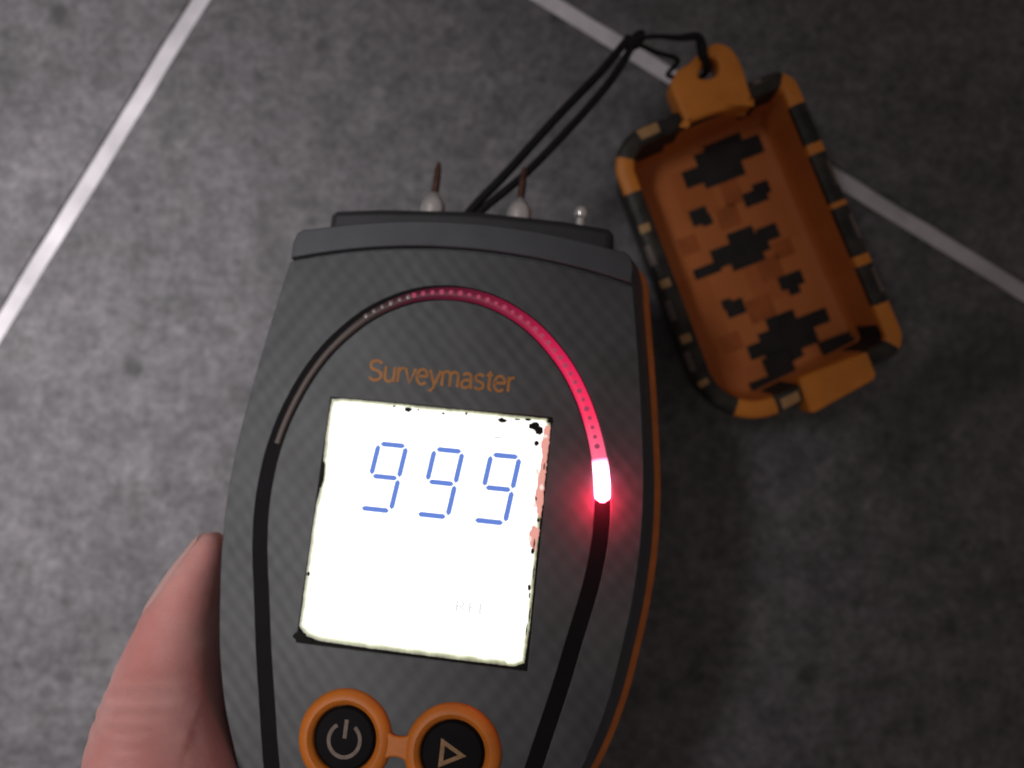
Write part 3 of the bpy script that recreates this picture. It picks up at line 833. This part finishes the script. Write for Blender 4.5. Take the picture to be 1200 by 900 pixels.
thumb = [((-47.6, -27.6, 51.5), (3.0, 4.4, 6.0)), ((-49.2, -32, 53), (4.6, 5.8, 8.2)), ((-50.8, -38, 55), (6.2, 7.4, 10)), ((-51.6, -45, 58), (7.8, 8.8, 12)),
         ((-50.6, -53, 64), (9.6, 10.2, 15.5)), ((-48.0, -63, 67.5), (12.2, 12.5, 18.5)), ((-43, -92, 56), (17.5, 16.5, 18))]
chain(thumb)
def wl(x, y, n): return tuple(world(x, y, n))
wrist = wl(-6, -150, -50)
hull((thumb[-2][0], 12.5), thumb[-1], (wl(-18, -84, -50), 11))
hull(thumb[-1], (wrist, (19, 15, 14)), (wl(-18, -84, -50), 11))
kn_pts = [(wl(-19, -74, -47), 9.5), (wl(-6, -70, -48), 9.4), (wl(6, -73, -47.5), 8.8), (wl(16, -82, -46.5), 8.0)]
hull(kn_pts[0], kn_pts[1], (wrist, (20, 14, 13))); hull(kn_pts[1], kn_pts[2], (wrist, (20, 14, 13))); hull(kn_pts[2], kn_pts[3], (wrist, (20, 14, 13)))
fin = [(-19, -74, 44, 26, 20, -.06), (-6, -70, 47, 29, 22, .02), (6, -73, 44, 28, 21, .10), (16, -82, 35, 21, 18, .10)]
for (x, y, a, b, c, lean), (k, r) in zip(fin, kn_pts):
    y1, y2, y3 = y + a, y + a + b, y + a + b + c * .8
    chain([(k, r), (wl(x * .9 + lean * a, y1, -45.5), r * .9), (wl(x * .82 + lean * (a + b), y2, -43.2), r * .82), (wl(x * .8 + lean * (a + b + c), y3, -41.2), r * .66)])
chain([(wrist, (20, 15, 14)), (wl(-14, -215, -62), (22, 20, 19)), (wl(-26, -330, -85), (30, 26, 27))])
hm = bpy.data.meshes.new('hand'); hb.to_mesh(hm); hb.free()
ho = bpy.data.objects.new('hand', hm); COL.objects.link(ho)
r = ho.modifiers.new('r', 'REMESH'); r.mode = 'VOXEL'; r.voxel_size = 0.7
s = ho.modifiers.new('s', 'SMOOTH'); s.factor = .5; s.iterations = 12
dg = bpy.context.evaluated_depsgraph_get(); dg.update()
me = bpy.data.meshes.new_from_object(ho.evaluated_get(dg)); bpy.data.objects.remove(ho)
base = Vector(wrist)
# knuckle folds across the back of the thumb and a slight swelling at the joint
for v in me.vertices:
    c = v.co
    if c.x < -44 and c.y > -75:
        ctr = Vector((-51.5, c.y, 56)); d = c - ctr; d.y = 0
        if d.length < 1e-3: continue
        d.normalize(); k = .55 * math.exp(-((c.y + 46.5) / 4.5) ** 2)
        for yc, am in ((-43.6, .22), (-45.4, .34), (-46.9, .28), (-48.6, .34), (-50.6, .2), (-61.5, .25), (-64.0, .2)):
            yy = yc + .10 * (c.z - 56) + .5 * math.sin(c.z * .45 + yc)
            k -= am * math.exp(-((c.y - yy) / .55) ** 2)
        v.co = c + d * k
me.transform(Matrix.Scale(MM, 4) @ Matrix.Translation(-base))
hand = link('hand', me, M_SKIN, smooth=0)
for p in me.polygons: p.use_smooth = True
hand.location = base * MM
tag(hand, 'left hand holding the grey meter, its bare thumb pressed along the left side', 'hand')
# thumbnail: a thin curved plate laid on the outer side of the thumb tip
from mathutils.bvhtree import BVHTree
bv = BVHTree.FromPolygons([v.co / MM + base for v in me.vertices], [tuple(p.vertices) for p in me.polygons])
p0, p1 = Vector((-47.4, -25.2, 51.6)), Vector((-51.0, -37.0, 53.6))      # axis under the nail, tip to root
ax = (p1 - p0).normalized()
out = Vector((-1.0, .05, .10)); out = (out - ax * out.dot(ax)).normalized(); sd = ax.cross(out)
nu, nv = 16, 16
top_, bot_ = [], []
for i in range(nu + 1):
    for j in range(nv + 1):
        u = -1 + 2 * i / nu; v = -1 + 2 * j / nv
        wv = 1 - .10 * v ** 4 - (.22 * max(0, v) ** 4)
        along_ = .5 + .5 * v + (.10 * (1 - u * u) if v > 0 else -.10 * (1 - u * u)) * abs(v)
        a = math.radians(60) * u * wv
        d = out * math.cos(a) + sd * math.sin(a)
        o = p0.lerp(p1, along_)
        hit = bv.ray_cast(o + d * 25, -d)
        q = hit[0] if hit[0] else o + d * 6
        lift = .30 - .28 * abs(u) ** 4 - .15 * max(0, v) ** 6 + .25 * max(0, -v) ** 3
        top_.append(tuple(q + d * lift - base)); bot_.append(tuple(q - d * .8 - base))
V = top_ + bot_; Fc = []; w1 = len(top_)
for i in range(nu):
    for j in range(nv):
        a = i * (nv + 1) + j
        Fc.append((a, a + 1, a + nv + 2, a + nv + 1)); Fc.append((w1 + a, w1 + a + nv + 1, w1 + a + nv + 2, w1 + a + 1))
bd = [i * (nv + 1) for i in range(nu + 1)] + [nu * (nv + 1) + j for j in range(1, nv + 1)] + [i * (nv + 1) + nv for i in range(nu - 1, -1, -1)] + [j for j in range(nv - 1, 0, -1)]
for a, b in zip(bd, bd[1:] + bd[:1]): Fc.append((a, b, w1 + b, w1 + a))
nm = pymesh(V, Fc)
bm = bmesh.new(); bm.from_mesh(nm); bmesh.ops.recalc_face_normals(bm, faces=bm.faces); bm.to_mesh(nm); bm.free()
link('thumbnail', nm, M_NAIL, hand, smooth=50)
